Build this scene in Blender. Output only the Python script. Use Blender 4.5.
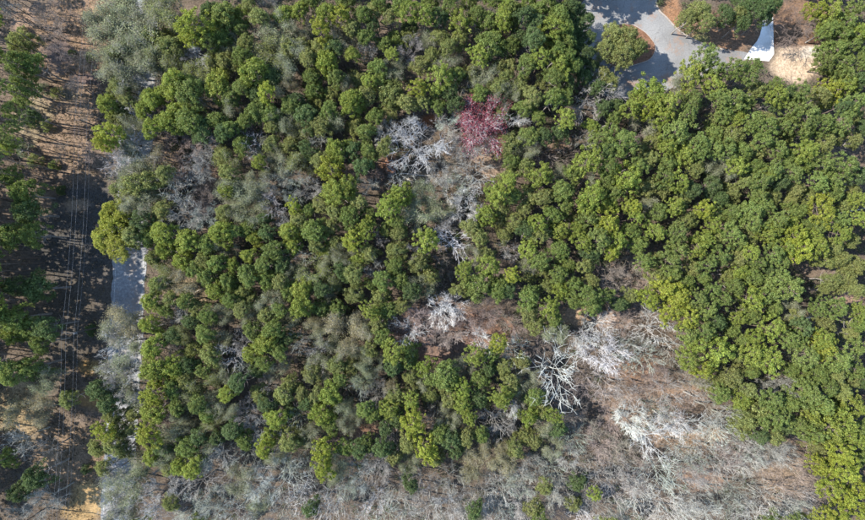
import bpy, math, random
import numpy as np

for o in list(bpy.data.objects):
    bpy.data.objects.remove(o)
SC = bpy.context.scene
COL = SC.collection

# ------------------------------------------------------------------ camera, sky, sun
CAM_H = 120.0
F_PX = 865 * 24.0 / 36.0            # focal length in photograph pixels
cam = bpy.data.cameras.new('drone_camera')
cam.lens = 24.0; cam.sensor_width = 36.0
cam.clip_start = 1.0; cam.clip_end = 3000.0
cam_o = bpy.data.objects.new('drone_camera', cam)
cam_o.location = (0, 0, CAM_H)
COL.objects.link(cam_o)
SC.camera = cam_o

SUN_EL = math.radians(45.0)
SUN_TILT = math.radians(8.0)        # sun stands to the left and a little up in the picture
sdir = np.array([-math.cos(SUN_TILT) * math.cos(SUN_EL),
                 math.sin(SUN_TILT) * math.cos(SUN_EL), math.sin(SUN_EL)])
world = bpy.data.worlds.new('World'); SC.world = world
world.use_nodes = True
wn = world.node_tree.nodes; wn.clear()
sky = wn.new('ShaderNodeTexSky'); sky.sky_type = 'NISHITA'; sky.sun_disc = False
sky.sun_elevation = SUN_EL
sky.ozone_density = 3.0; sky.air_density = 1.2; sky.dust_density = .3
sky.sun_rotation = math.atan2(sdir[0], sdir[1])
bg = wn.new('ShaderNodeBackground'); bg.inputs['Strength'].default_value = 0.15
wo = wn.new('ShaderNodeOutputWorld')
world.node_tree.links.new(sky.outputs[0], bg.inputs[0])
world.node_tree.links.new(bg.outputs[0], wo.inputs[0])
sun = bpy.data.lights.new('sun', 'SUN'); sun.energy = 4.3
sun.angle = math.radians(0.5); sun.color = (1.0, 0.95, 0.87)
sun_o = bpy.data.objects.new('sun', sun); COL.objects.link(sun_o)
sun_o.location = (-60, 10, 90)
from mathutils import Vector
sun_o.rotation_euler = Vector(tuple(sdir)).to_track_quat('Z', 'Y').to_euler()
SC.view_settings.view_transform = 'Standard'
SC.view_settings.look = 'None'
SC.view_settings.gamma = 1.0
SC.view_settings.use_curve_mapping = False
SC.view_settings.exposure = 2.2

rng = np.random.default_rng(11)
random.seed(11)

# ------------------------------------------------------------------ helpers
def at(px, py, z=0.0):
    k = (CAM_H - z) / F_PX
    return ((px - 432.5) * k, (260.0 - py) * k)

def tag(o, label=None, cat=None, group=None, kind=None):
    if label: o['label'] = label
    if cat: o['category'] = cat
    if group: o['group'] = group
    if kind: o['kind'] = kind
    return o

def empty(name, loc):
    o = bpy.data.objects.new(name, None)
    o.empty_display_size = 0.5
    o.location = loc
    COL.objects.link(o)
    return o

def link_mesh(name, me, parent=None, mat=None):
    o = bpy.data.objects.new(name, me)
    COL.objects.link(o)
    if parent is not None: o.parent = parent
    if mat is not None and not me.materials: me.materials.append(mat)
    return o

def mesh_np(name, V, F, mat=None, smooth=False):
    """V (n,3); F (m,k) with constant k"""
    V = np.asarray(V, dtype=np.float32); F = np.asarray(F, dtype=np.int32)
    me = bpy.data.meshes.new(name)
    k = F.shape[1]
    me.vertices.add(len(V)); me.vertices.foreach_set('co', V.ravel())
    me.loops.add(F.size); me.loops.foreach_set('vertex_index', F.ravel())
    me.polygons.add(len(F))
    me.polygons.foreach_set('loop_start', np.arange(0, F.size, k, dtype=np.int32))
    me.polygons.foreach_set('use_smooth', np.full(len(F), smooth, dtype=bool))
    me.update(calc_edges=True)
    if mat is not None: me.materials.append(mat)
    return me

def norm(a):
    return a / np.maximum(np.linalg.norm(a, axis=-1, keepdims=True), 1e-9)

def tubes(P0, P1, R0, R1, sides=3):
    """tapered prisms, vectorised; returns V, F(quads)"""
    P0 = np.asarray(P0, float); P1 = np.asarray(P1, float)
    R0 = np.asarray(R0, float); R1 = np.asarray(R1, float)
    d = norm(P1 - P0)
    ref = np.where(np.abs(d[:, 2:3]) > 0.9, np.array([[1., 0, 0]]), np.array([[0, 0, 1.]]))
    u = norm(np.cross(d, ref)); v = np.cross(d, u)
    n = len(P0); V = np.zeros((n, 2 * sides, 3))
    for s in range(sides):
        a = 2 * math.pi * s / sides
        w = math.cos(a) * u + math.sin(a) * v
        V[:, s] = P0 + w * R0[:, None]
        V[:, sides + s] = P1 + w * R1[:, None]
    base = (np.arange(n) * 2 * sides)[:, None]
    F = []
    for s in range(sides):
        t = (s + 1) % sides
        F.append(np.concatenate([base + s, base + t, base + sides + t, base + sides + s], 1))
    return V.reshape(-1, 3), np.concatenate(F, 0)

def leaf_quads(C, N, size, aspect, g):
    """bent little leaf sprays: one quad each, normal N, random turn"""
    n = len(C)
    r = norm(g.normal(size=(n, 3)))
    u = norm(np.cross(N, r)); v = np.cross(N, u)
    a = size[:, None] * u; b = (size * aspect)[:, None] * v
    droop = (size * g.uniform(0.0, .35, n))[:, None] * N
    V = np.stack([C - a - droop, C - b * 0.8, C + a - droop, C + b], 1).reshape(-1, 3)
    F = np.arange(4 * n).reshape(-1, 4)
    return V, F

def stack(parts):
    Vs, Fs, off = [], [], 0
    for V, F in parts:
        Vs.append(V); Fs.append(F + off); off += len(V)
    return np.concatenate(Vs), np.concatenate(Fs)

# ------------------------------------------------------------------ materials
def new_mat(name):
    m = bpy.data.materials.new(name); m.use_nodes = True
    nt = m.node_tree; nt.nodes.clear()
    return m, nt, nt.nodes, nt.links

def leaf_mat(name, trans=0.55, vary=0.5, hue=0.018):
    m, nt, N, L = new_mat(name)
    oi = N.new('ShaderNodeObjectInfo')
    ge = N.new('ShaderNodeNewGeometry')
    mr = N.new('ShaderNodeMapRange'); mr.inputs['To Min'].default_value = 1 - vary; mr.inputs['To Max'].default_value = 1 + vary
    L.new(ge.outputs['Random Per Island'], mr.inputs['Value'])
    hs = N.new('ShaderNodeHueSaturation')
    L.new(oi.outputs['Color'], hs.inputs['Color'])
    # clump-sized drift of hue and tone (new and old growth)
    tc = N.new('ShaderNodeTexCoord')
    no = N.new('ShaderNodeTexNoise'); no.inputs['Scale'].default_value = 1.7; no.inputs['Detail'].default_value = 3
    L.new(ge.outputs['Position'], no.inputs['Vector'])
    hr = N.new('ShaderNodeMapRange'); hr.inputs['From Min'].default_value = .3; hr.inputs['From Max'].default_value = .7
    hr.inputs['To Min'].default_value = .5 - hue; hr.inputs['To Max'].default_value = .5 + hue
    L.new(no.outputs['Fac'], hr.inputs['Value']); L.new(hr.outputs[0], hs.inputs['Hue'])
    L.new(mr.outputs[0], hs.inputs['Value'])
    hs.inputs['Saturation'].default_value = 1.0
    df = N.new('ShaderNodeBsdfPrincipled'); df.inputs['Roughness'].default_value = .55
    df.inputs['Specular IOR Level'].default_value = .25
    tr = N.new('ShaderNodeBsdfTranslucent')
    L.new(hs.outputs[0], df.inputs['Base Color']); L.new(hs.outputs[0], tr.inputs['Color'])
    mx = N.new('ShaderNodeMixShader'); mx.inputs[0].default_value = trans
    L.new(df.outputs[0], mx.inputs[1]); L.new(tr.outputs[0], mx.inputs[2])
    out = N.new('ShaderNodeOutputMaterial'); L.new(mx.outputs[0], out.inputs['Surface'])
    return m

def bark_mat(name, fixed=None):
    m, nt, N, L = new_mat(name)
    ge = N.new('ShaderNodeNewGeometry')
    no = N.new('ShaderNodeTexNoise'); no.inputs['Scale'].default_value = 2.3; no.inputs['Detail'].default_value = 5
    L.new(ge.outputs['Position'], no.inputs['Vector'])
    hs = N.new('ShaderNodeHueSaturation')
    if fixed:
        hs.inputs['Color'].default_value = (*fixed, 1)
    else:
        oi = N.new('ShaderNodeObjectInfo'); L.new(oi.outputs['Color'], hs.inputs['Color'])
    mr = N.new('ShaderNodeMapRange'); mr.inputs['From Min'].default_value = .25; mr.inputs['From Max'].default_value = .75
    mr.inputs['To Min'].default_value = .6; mr.inputs['To Max'].default_value = 1.35
    L.new(no.outputs['Fac'], mr.inputs['Value']); L.new(mr.outputs[0], hs.inputs['Value'])
    p = N.new('ShaderNodeBsdfPrincipled'); p.inputs['Roughness'].default_value = .85
    p.inputs['Specular IOR Level'].default_value = .15
    L.new(hs.outputs[0], p.inputs['Base Color'])
    out = N.new('ShaderNodeOutputMaterial'); L.new(p.outputs[0], out.inputs['Surface'])
    return m

def ramp(N, stops):
    r = N.new('ShaderNodeValToRGB')
    e = r.color_ramp.elements
    while len(e) < len(stops): e.new(0.5)
    for i, (p, c) in enumerate(stops):
        e[i].position = p; e[i].color = (*c, 1)
    return r

def speckled(name, stops, scale, detail=8, rough=.9, bump=.3, big=None, litter=None):
    m, nt, N, L = new_mat(name)
    ge = N.new('ShaderNodeNewGeometry')
    no = N.new('ShaderNodeTexNoise'); no.inputs['Scale'].default_value = scale; no.inputs['Detail'].default_value = detail
    no.inputs['Roughness'].default_value = .65
    L.new(ge.outputs['Position'], no.inputs['Vector'])
    r = ramp(N, stops); L.new(no.outputs['Fac'], r.inputs[0])
    col = r.outputs[0]
    if big:
        n2 = N.new('ShaderNodeTexNoise'); n2.inputs['Scale'].default_value = big; n2.inputs['Detail'].default_value = 4
        L.new(ge.outputs['Position'], n2.inputs['Vector'])
        mr = N.new('ShaderNodeMapRange'); mr.inputs['From Min'].default_value = .3; mr.inputs['From Max'].default_value = .7
        mr.inputs['To Min'].default_value = .7; mr.inputs['To Max'].default_value = 1.25
        L.new(n2.outputs['Fac'], mr.inputs['Value'])
        hs = N.new('ShaderNodeHueSaturation'); L.new(col, hs.inputs['Color']); L.new(mr.outputs[0], hs.inputs['Value'])
        col = hs.outputs[0]
    if litter:
        vo = N.new('ShaderNodeTexVoronoi'); vo.feature = 'DISTANCE_TO_EDGE'; vo.inputs['Scale'].default_value = .21
        n3 = N.new('ShaderNodeTexNoise'); n3.inputs['Scale'].default_value = 1.1; n3.inputs['Detail'].default_value = 4
        L.new(ge.outputs['Position'], n3.inputs['Vector'])
        va = N.new('ShaderNodeVectorMath'); va.operation = 'ADD'
        L.new(ge.outputs['Position'], va.inputs[0]); L.new(n3.outputs['Color'], va.inputs[1]); L.new(va.outputs[0], vo.inputs['Vector'])
        cr = ramp(N, [(.0, (.55, .55, .55)), (.009, (0, 0, 0))]); L.new(vo.outputs['Distance'], cr.inputs[0])
        m1 = N.new('ShaderNodeMix'); m1.data_type = 'RGBA'; L.new(cr.outputs[0], m1.inputs[0]); L.new(col, m1.inputs[6]); m1.inputs[7].default_value = (.045, .043, .04, 1)
        n4 = N.new('ShaderNodeTexNoise'); n4.inputs['Scale'].default_value = .28; n4.inputs['Detail'].default_value = 9; n4.inputs['Roughness'].default_value = .72
        L.new(ge.outputs['Position'], n4.inputs['Vector'])
        lr = ramp(N, [(.53, (0, 0, 0)), (.64, (.85, .85, .85))]); L.new(n4.outputs['Fac'], lr.inputs[0])
        m2 = N.new('ShaderNodeMix'); m2.data_type = 'RGBA'; L.new(lr.outputs[0], m2.inputs[0]); L.new(m1.outputs[2], m2.inputs[6]); m2.inputs[7].default_value = (*litter, 1)
        col = m2.outputs[2]
    p = N.new('ShaderNodeBsdfPrincipled'); p.inputs['Roughness'].default_value = rough
    p.inputs['Specular IOR Level'].default_value = .2
    L.new(col, p.inputs['Base Color'])
    if bump:
        b = N.new('ShaderNodeBump'); b.inputs['Strength'].default_value = bump; b.inputs['Distance'].default_value = .05
        L.new(no.outputs['Fac'], b.inputs['Height']); L.new(b.outputs[0], p.inputs['Normal'])
    out = N.new('ShaderNodeOutputMaterial'); L.new(p.outputs[0], out.inputs['Surface'])
    return m

M_LEAF = leaf_mat('leaf')
M_BLOSSOM = leaf_mat('red_bud', .2, .45, .02)
M_BARK = bark_mat('bark_by_object')
M_PINEBARK = bark_mat('pine_bark', (.085, .065, .052))
M_OAKBARK = bark_mat('oak_bark', (.15, .135, .12))
M_ASPHALT = speckled('worn_asphalt', [(.25, (.082, .081, .079)), (.55, (.112, .11, .107)), (.8, (.145, .142, .138))], 3.5, big=.12, bump=.15, litter=(.13, .085, .06))
M_ROAD = speckled('pale_road', [(.25, (.07, .07, .07)), (.5, (.115, .115, .115)), (.75, (.2, .197, .19))], 2.2, big=.2, bump=.15, litter=(.12, .095, .075))
M_CONC = speckled('concrete', [(.2, (.33, .315, .295)), (.7, (.43, .42, .40))], 2.5, big=.3, bump=.1)
M_PAINT = speckled('road_paint', [(.45, (.13, .13, .125)), (.65, (.38, .38, .36))], 3.0, bump=.05)
M_WOOD = bark_mat('weathered_pole', (.065, .056, .047))
M_WIRE = bark_mat('aluminium_wire', (.16, .16, .16))
M_PORC = bark_mat('porcelain', (.10, .10, .10))
M_STONE = speckled('kerb_concrete', [(.3, (.13, .11, .095)), (.7, (.19, .165, .14))], 3.0, bump=.1)

# ------------------------------------------------------------------ ground sheet with earth colours and some painted shade
def smooth_noise(x, y, seed, scale):
    g = np.random.default_rng(seed)
    T = g.random((64, 64))
    u = x / scale; v = y / scale
    i = np.floor(u).astype(int); j = np.floor(v).astype(int)
    fu = u - i; fv = v - j
    fu = fu * fu * (3 - 2 * fu); fv = fv * fv * (3 - 2 * fv)
    a = T[i % 64, j % 64]; b = T[(i + 1) % 64, j % 64]; c = T[i % 64, (j + 1) % 64]; d = T[(i + 1) % 64, (j + 1) % 64]
    return (a * (1 - fu) + b * fu) * (1 - fv) + (c * (1 - fu) + d * fu) * fv

# px, py, rx, ry, ground colour, strength   (bare earth, sand, pine straw, lawn, painted shade)
SOIL_SHADE = [
    (75, 40, 44, 55, (.36, .235, .15), .95), (70, 130, 48, 60, (.34, .235, .16), .95), (58, 48, 16, 26, (.17, .125, .11), .9), (85, 78, 22, 7, (.2, .14, .12), .85), (78, 130, 16, 8, (.16, .12, .1), .85), (60, 95, 20, 8, (.24, .2, .13), .8),  # the smaller dark patches paint leaf and brush shade into the ground
    (95, 22, 18, 16, (.42, .29, .17), .8), (22, 20, 14, 14, (.40, .27, .19), .9), (30, 115, 26, 25, (.37, .29, .18), .8),
    (75, 235, 50, 62, (.11, .10, .09), .97), (75, 325, 50, 50, (.14, .115, .09), .95), (75, 205, 14, 7, (.40, .29, .2), .8),  # the two wide dark patches paint the cut's shade into the ground
    (20, 410, 34, 34, (.44, .32, .18), .95), (92, 400, 18, 14, (.38, .23, .10), .9), (88, 368, 14, 8, (.40, .25, .10), .9),
    (75, 450, 40, 40, (.32, .22, .14), .8), (88, 505, 22, 20, (.48, .32, .15), 1),
    (420, 33, 11, 8, (.52, .40, .25), 1), (400, 22, 8, 5, (.45, .30, .20), .9), (504, 34, 7, 4, (.42, .20, .12), .9),
    (433, 120, 13, 6, (.42, .17, .08), 1), (390, 164, 15, 9, (.40, .20, .12), .9), (415, 178, 18, 8, (.40, .31, .21), .9),
    (490, 165, 20, 16, (.46, .33, .24), .9), (205, 185, 12, 22, (.40, .27, .19), .9), (170, 155, 26, 16, (.40, .28, .19), .8),
    (207, 208, 14, 8, (.42, .29, .22), .9), (190, 292, 32, 14, (.34, .26, .16), .8), (350, 182, 10, 12, (.4, .28, .2), .8),
    (268, 142, 8, 8, (.40, .27, .22), .8), (545, 150, 28, 16, (.27, .18, .13), .8),
    (445, 330, 55, 34, (.30, .20, .155), .9), (485, 325, 30, 22, (.38, .22, .15), .8),
    (577, 316, 18, 10, (.50, .34, .21), 1), (612, 320, 24, 10, (.42, .30, .23), 1),
    (640, 370, 30, 30, (.36, .21, .13), .9), (690, 395, 25, 8, (.46, .28, .17), .9), (655, 400, 60, 40, (.36, .25, .18), .8),
    (700, 440, 40, 14, (.42, .29, .19), .8), (705, 478, 26, 14, (.40, .26, .18), .9), (795, 448, 24, 12, (.46, .31, .23), 1),
    (790, 475, 40, 40, (.37, .27, .19), .8), (640, 280, 40, 40, (.32, .24, .19), .8), (350, 430, 30, 8, (.36, .21, .14), .9),
    (820, 262, 30, 16, (.27, .20, .15), .9), (852, 297, 18, 8, (.40, .26, .19), .9), (806, 318, 14, 5, (.46, .35, .20), 1),
    (600, 45, 30, 40, (.26, .17, .12), .9), (725, 32, 36, 22, (.36, .22, .14), .95), (700, 38, 8, 5, (.33, .31, .13), .9),
    (800, 60, 30, 22, (.74, .56, .40), 1), (795, 40, 30, 7, (.22, .115, .07), 1), (800, 20, 30, 26, (.30, .185, .12), .95),
    (672, 12, 8, 26, (.42, .23, .13), .9), (812, 52, 12, 6, (.85, .74, .62), .9), (630, 46, 38, 28, (.30, .16, .10), .95),
]

def soil_shade_at(X, Y):
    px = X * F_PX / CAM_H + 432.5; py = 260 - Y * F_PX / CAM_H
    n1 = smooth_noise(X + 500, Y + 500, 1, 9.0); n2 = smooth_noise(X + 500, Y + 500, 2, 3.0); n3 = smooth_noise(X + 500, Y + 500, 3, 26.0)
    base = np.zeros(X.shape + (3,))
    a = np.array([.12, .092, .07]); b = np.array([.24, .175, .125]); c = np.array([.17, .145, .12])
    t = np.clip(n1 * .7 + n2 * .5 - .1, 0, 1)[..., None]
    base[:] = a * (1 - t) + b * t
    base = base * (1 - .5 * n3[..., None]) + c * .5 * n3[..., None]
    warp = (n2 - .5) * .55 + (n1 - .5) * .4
    for (x, y, rx, ry, col, s) in SOIL_SHADE:
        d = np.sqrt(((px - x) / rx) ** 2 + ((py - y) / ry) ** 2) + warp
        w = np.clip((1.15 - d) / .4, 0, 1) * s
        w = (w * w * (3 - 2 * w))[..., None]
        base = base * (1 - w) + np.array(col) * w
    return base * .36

def ground_h(X, Y):
    h = (smooth_noise(X + 500, Y + 500, 7, 7.0) - .5) * .30 + (smooth_noise(X + 500, Y + 500, 8, 2.0) - .5) * .10
    return h - .22

gx = np.concatenate([np.array([-900, -500, -300, -180, -140]), np.arange(-110, 110.1, .8), np.array([140, 180, 300, 500, 900])])
gy = np.concatenate([np.array([-900, -500, -300, -160, -110]), np.arange(-75, 75.1, .8), np.array([110, 160, 300, 500, 900])])
GX, GY = np.meshgrid(gx, gy)
GZ = ground_h(GX, GY)
# road corridor and close are graded level just under the paving
def road_left(py): return 114.5 - .05 * (py - 285)
GPX = GX * F_PX / CAM_H + 432.5; GPY = 260 - GY * F_PX / CAM_H
lev = (np.abs(GPX - (road_left(GPY) + 14)) < 22) | ((GPX > 565) & (GPX < 790) & (GPY < 105))
GZ = np.where(lev, -.05, GZ)
nv = len(gx)
idx = np.arange(len(gx) * len(gy)).reshape(len(gy), len(gx))
Fg = np.stack([idx[:-1, :-1], idx[:-1, 1:], idx[1:, 1:], idx[1:, :-1]], -1).reshape(-1, 4)
Vg = np.stack([GX, GY, GZ], -1).reshape(-1, 3)

m, nt, N, L = new_mat('forest_floor')
at_ = N.new('ShaderNodeAttribute'); at_.attribute_name = 'soil_shade'
ge = N.new('ShaderNodeNewGeometry')
n1 = N.new('ShaderNodeTexNoise'); n1.inputs['Scale'].default_value = 2.6; n1.inputs['Detail'].default_value = 9; n1.inputs['Roughness'].default_value = .75
n2 = N.new('ShaderNodeTexNoise'); n2.inputs['Scale'].default_value = .55; n2.inputs['Detail'].default_value = 6; n2.inputs['Roughness'].default_value = .6
vo = N.new('ShaderNodeTexVoronoi'); vo.inputs['Scale'].default_value = 6.0
for n_ in (n1, n2, vo): L.new(ge.outputs['Position'], n_.inputs['Vector'])
mr = N.new('ShaderNodeMapRange'); mr.inputs['From Min'].default_value = .3; mr.inputs['From Max'].default_value = .7
mr.inputs['To Min'].default_value = .35; mr.inputs['To Max'].default_value = 1.5
L.new(n1.outputs['Fac'], mr.inputs['Value'])
hs = N.new('ShaderNodeHueSaturation'); L.new(at_.outputs['Color'], hs.inputs['Color']); L.new(mr.outputs[0], hs.inputs['Value'])
r2 = ramp(N, [(.35, (0, 0, 0)), (.62, (1, 1, 1))]); L.new(n2.outputs['Fac'], r2.inputs[0])
mx = N.new('ShaderNodeMix'); mx.data_type = 'RGBA'; mx.blend_type = 'MULTIPLY'
mxf = N.new('ShaderNodeMath'); mxf.operation = 'MULTIPLY'; mxf.inputs[1].default_value = .45
L.new(r2.outputs[0], mxf.inputs[0]); L.new(mxf.outputs[0], mx.inputs[0])
L.new(hs.outputs[0], mx.inputs[6]); mx.inputs[7].default_value = (.62, .60, .50, 1)
p = N.new('ShaderNodeBsdfPrincipled'); p.inputs['Roughness'].default_value = .95; p.inputs['Specular IOR Level'].default_value = .1
L.new(mx.outputs[2], p.inputs['Base Color'])
bp = N.new('ShaderNodeBump'); bp.inputs['Strength'].default_value = .8; bp.inputs['Distance'].default_value = .15
L.new(n1.outputs['Fac'], bp.inputs['Height']); L.new(bp.outputs[0], p.inputs['Normal'])
out = N.new('ShaderNodeOutputMaterial'); L.new(p.outputs[0], out.inputs['Surface'])
M_GROUND = m
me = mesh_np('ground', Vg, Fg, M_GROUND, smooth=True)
ca = me.color_attributes.new('soil_shade', 'FLOAT_COLOR', 'POINT')
sc_ = soil_shade_at(GX, GY).reshape(-1, 3)
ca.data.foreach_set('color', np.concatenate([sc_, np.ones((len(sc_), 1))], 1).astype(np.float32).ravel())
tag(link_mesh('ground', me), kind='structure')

# ------------------------------------------------------------------ roads
def strip(name, left, right, z, mat, n=60, y0=-60, y1=580, parent=None):
    ys = np.linspace(y0, y1, n)
    V = []
    for y in ys:
        xl, yl = at(left(y), y); xr, yr = at(right(y), y)
        V += [(xl, yl, z), (xr, yr, z)]
    F = [(2 * i, 2 * i + 2, 2 * i + 3, 2 * i + 1) for i in range(n - 1)]
    return link_mesh(name, mesh_np(name, V, F, mat), parent)
road = strip('road', lambda y: road_left(y) - 2.5 + .7 * math.sin(y * .21) + .5 * math.sin(y * .57),
             lambda y: road_left(y) + 30.5 + .7 * math.sin(y * .19 + 1), 0.0, M_ROAD, n=160)
tag(road, kind='structure')
e1 = strip('edge_line', lambda y: road_left(y), lambda y: road_left(y) + .45, .004, M_PAINT, parent=road)
e2 = strip('edge_line', lambda y: road_left(y) + 27.55, lambda y: road_left(y) + 28, .004, M_PAINT, parent=road)

def polygon(name, pts, z, mat, thick=0.0, parent=None, holes=None):
    import bmesh
    bm = bmesh.new()
    loops = [pts] + (holes or [])
    edges = []
    for lp in loops:
        vs = [bm.verts.new((*at(x, y), z)) for x, y in lp]
        for i in range(len(vs)): edges.append(bm.edges.new((vs[i], vs[(i + 1) % len(vs)])))
    bmesh.ops.triangle_fill(bm, use_beauty=True, use_dissolve=False, edges=edges, normal=(0, 0, 1))
    if thick:
        r = bmesh.ops.extrude_face_region(bm, geom=bm.faces[:])
        for v in [v for v in r['geom'] if isinstance(v, bmesh.types.BMVert)]: v.co.z -= thick
    bmesh.ops.recalc_face_normals(bm, faces=bm.faces[:])
    me = bpy.data.meshes.new(name); bm.to_mesh(me); bm.free()
    me.materials.append(mat)
    return link_mesh(name, me, parent)

def smooth_loop(pts, k=4):
    P = np.array(pts, float); n = len(P); outp = []
    for i in range(n):
        p0, p1, p2, p3 = P[i - 1], P[i], P[(i + 1) % n], P[(i + 2) % n]
        for j in range(k):
            t = j / k
            outp.append(tuple(.5 * ((2 * p1) + (-p0 + p2) * t + (2 * p0 - 5 * p1 + 4 * p2 - p3) * t * t + (-p0 + 3 * p1 - 3 * p2 + p3) * t ** 3)))
    return outp
outer = smooth_loop([(656, -40), (656, 3), (667, 18), (681, 32), (701, 43), (722, 49), (748, 53), (742, 66), (715, 73), (690, 82),
                     (660, 93), (630, 98), (600, 94), (582, 77), (573, 52), (573, 30), (578, 10), (588, -8), (600, -40)])
ISL = smooth_loop([(622 + (a - 622) * .82 + .8 * math.sin(a * b), 45 + (b - 45) * .86 + .7 * math.cos(a + 3 * b)) for a, b in [(612, 23), (632, 20), (645, 26), (656, 36), (663, 48), (656, 60), (640, 67), (622, 71), (605, 66), (597, 50), (600, 33)]])
close = polygon('cul_de_sac', outer, .0, M_ASPHALT, holes=[ISL])
tag(close, kind='structure')
drive = polygon('driveway', [(744, 59), (751, 48), (757, 41), (760, 35), (762, 26), (763, 17), (773, 17), (773.5, 35), (774, 54), (769, 61)], .006, M_CONC)
tag(drive, kind='structure')
isl = polygon('traffic_island', ISL, .1, M_GROUND)
me = isl.data
ca = me.color_attributes.new('soil_shade', 'FLOAT_COLOR', 'POINT')
XY = np.array([v.co[:2] for v in me.vertices])
cc = soil_shade_at(XY[:, 0], XY[:, 1])
ca.data.foreach_set('color', np.concatenate([cc, np.ones((len(cc), 1))], 1).astype(np.float32).ravel())
tag(isl, kind='structure')
def kerb(name, loop, w, h, parent, closed=True):
    P = np.array([at(x, y) for x, y in loop]); n = len(P)
    T = norm(np.roll(P, -1, 0) - np.roll(P, 1, 0)); Nn = np.stack([-T[:, 1], T[:, 0]], 1)
    V = []
    for i in range(n):
        a = P[i] - Nn[i] * w / 2; b = P[i] + Nn[i] * w / 2
        V += [(a[0], a[1], -.02), (a[0], a[1], h), (b[0], b[1], h), (b[0], b[1], -.02)]
    F = []
    for i in range(n if closed else n - 1):
        j = (i + 1) % n
        for k in range(3): F.append((4 * i + k, 4 * j + k, 4 * j + k + 1, 4 * i + k + 1))
    return link_mesh(name, mesh_np(name, V, F, M_STONE), parent)
kerb('kerb', ISL, .16, .108, isl)
oc = [q for q in outer if q[1] > -38 and not (735 < q[0])]
i0 = [i for i, q in enumerate(outer) if q[0] > 735][0]
seg = [q for q in outer[:i0] if q[1] > -38 and q[1] < 50]
kerb('kerb', seg, .3, .12, close, closed=False)

# ------------------------------------------------------------------ tree meshes (shared by many trees)
def clump_leaves(cs, rs, per, lsize, g, up=.35, jit=.62):
    Cc, Nn = [], []
    for c, r in zip(cs, rs):
        n = int(per * (r / np.mean(rs)) ** 2)
        d = norm(g.normal(size=(n, 3)) + np.array([0, 0, up]))
        rad = r * (g.uniform(.5, 1.1, n) + .45 * g.random(n) ** 4)[:, None]
        Cc.append(c + d * rad * np.array([1, 1, .85]))
        Nn.append(norm(d + g.normal(size=(n, 3)) * jit + np.array([0, 0, .25])))
    C = np.concatenate(Cc); Nv = np.concatenate(Nn)
    s = lsize * g.uniform(.6, 1.35, len(C))
    return leaf_quads(C, Nv, s, g.uniform(.5, .9, len(C)), g)

def pine_crown(seed, per=62, lsize=.040):
    """unit crown: radius about 1, top at z=0, hangs to about -2"""
    g = np.random.default_rng(seed)
    cs, rs = [np.array([g.normal() * .06, g.normal() * .06, -.15])], [.16]
    n = int(g.integers(105, 130))
    gap = g.uniform(0, 6.28); lob = g.uniform(0, 6.28); ecc = g.uniform(.0, .22)
    for i in range(n):
        t = ((i + .5) / n) ** .8
        R = (.20 + .78 * min(1, t / .5) ** .75) if t < .62 else .98 - .9 * (t - .62)
        a = i * 2.39996 + g.normal() * .35
        if t > .25 and math.cos(a - gap) > .55 and g.random() < .6: continue
        R *= g.uniform(.55, 1.18) * (1 + ecc * math.cos(2 * (a - lob)))
        r = g.uniform(.075, .165)
        rr = max(0, R - r * .55)
        cs.append(np.array([math.cos(a) * rr, math.sin(a) * rr, -.18 - 1.5 * t + g.normal() * .13])); rs.append(r)
    # boughs that carry the tufts
    V1, F1 = clump_leaves(cs, rs, per, lsize, g)
    return mesh_np('pine_foliage', V1, F1, M_LEAF)

def oak_crown(seed, per=50, lsize=.034, nclump=125, sparse=1.0, big=1.0):
    g = np.random.default_rng(seed)
    cs, rs = [], []
    ph = g.uniform(0, 6.28, 3); am = g.uniform(.10, .24, 3)
    for i in range(nclump):
        q = ((i + .5) / nclump) ** .55
        a = i * 2.39996 + g.normal() * .3
        lim = 1 + sum(am[k] * math.cos((k + 2) * a + ph[k]) for k in range(3))
        r = g.uniform(.085, .16) * big
        R = q * lim * .88 * g.uniform(.85, 1.05)
        z = -.18 - .75 * (R ** 2) + g.normal() * .10
        cs.append(np.array([math.cos(a) * R, math.sin(a) * R, z])); rs.append(r)
        if i % 3 == 0 and R > .45:
            cs.append(np.array([math.cos(a) * R * .9, math.sin(a) * R * .9, z - .38])); rs.append(r)
    V1, F1 = clump_leaves(cs, rs, int(per * sparse), lsize, g, up=.25, jit=.5)
    return mesh_np('oak_foliage', V1, F1, M_LEAF)

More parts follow.
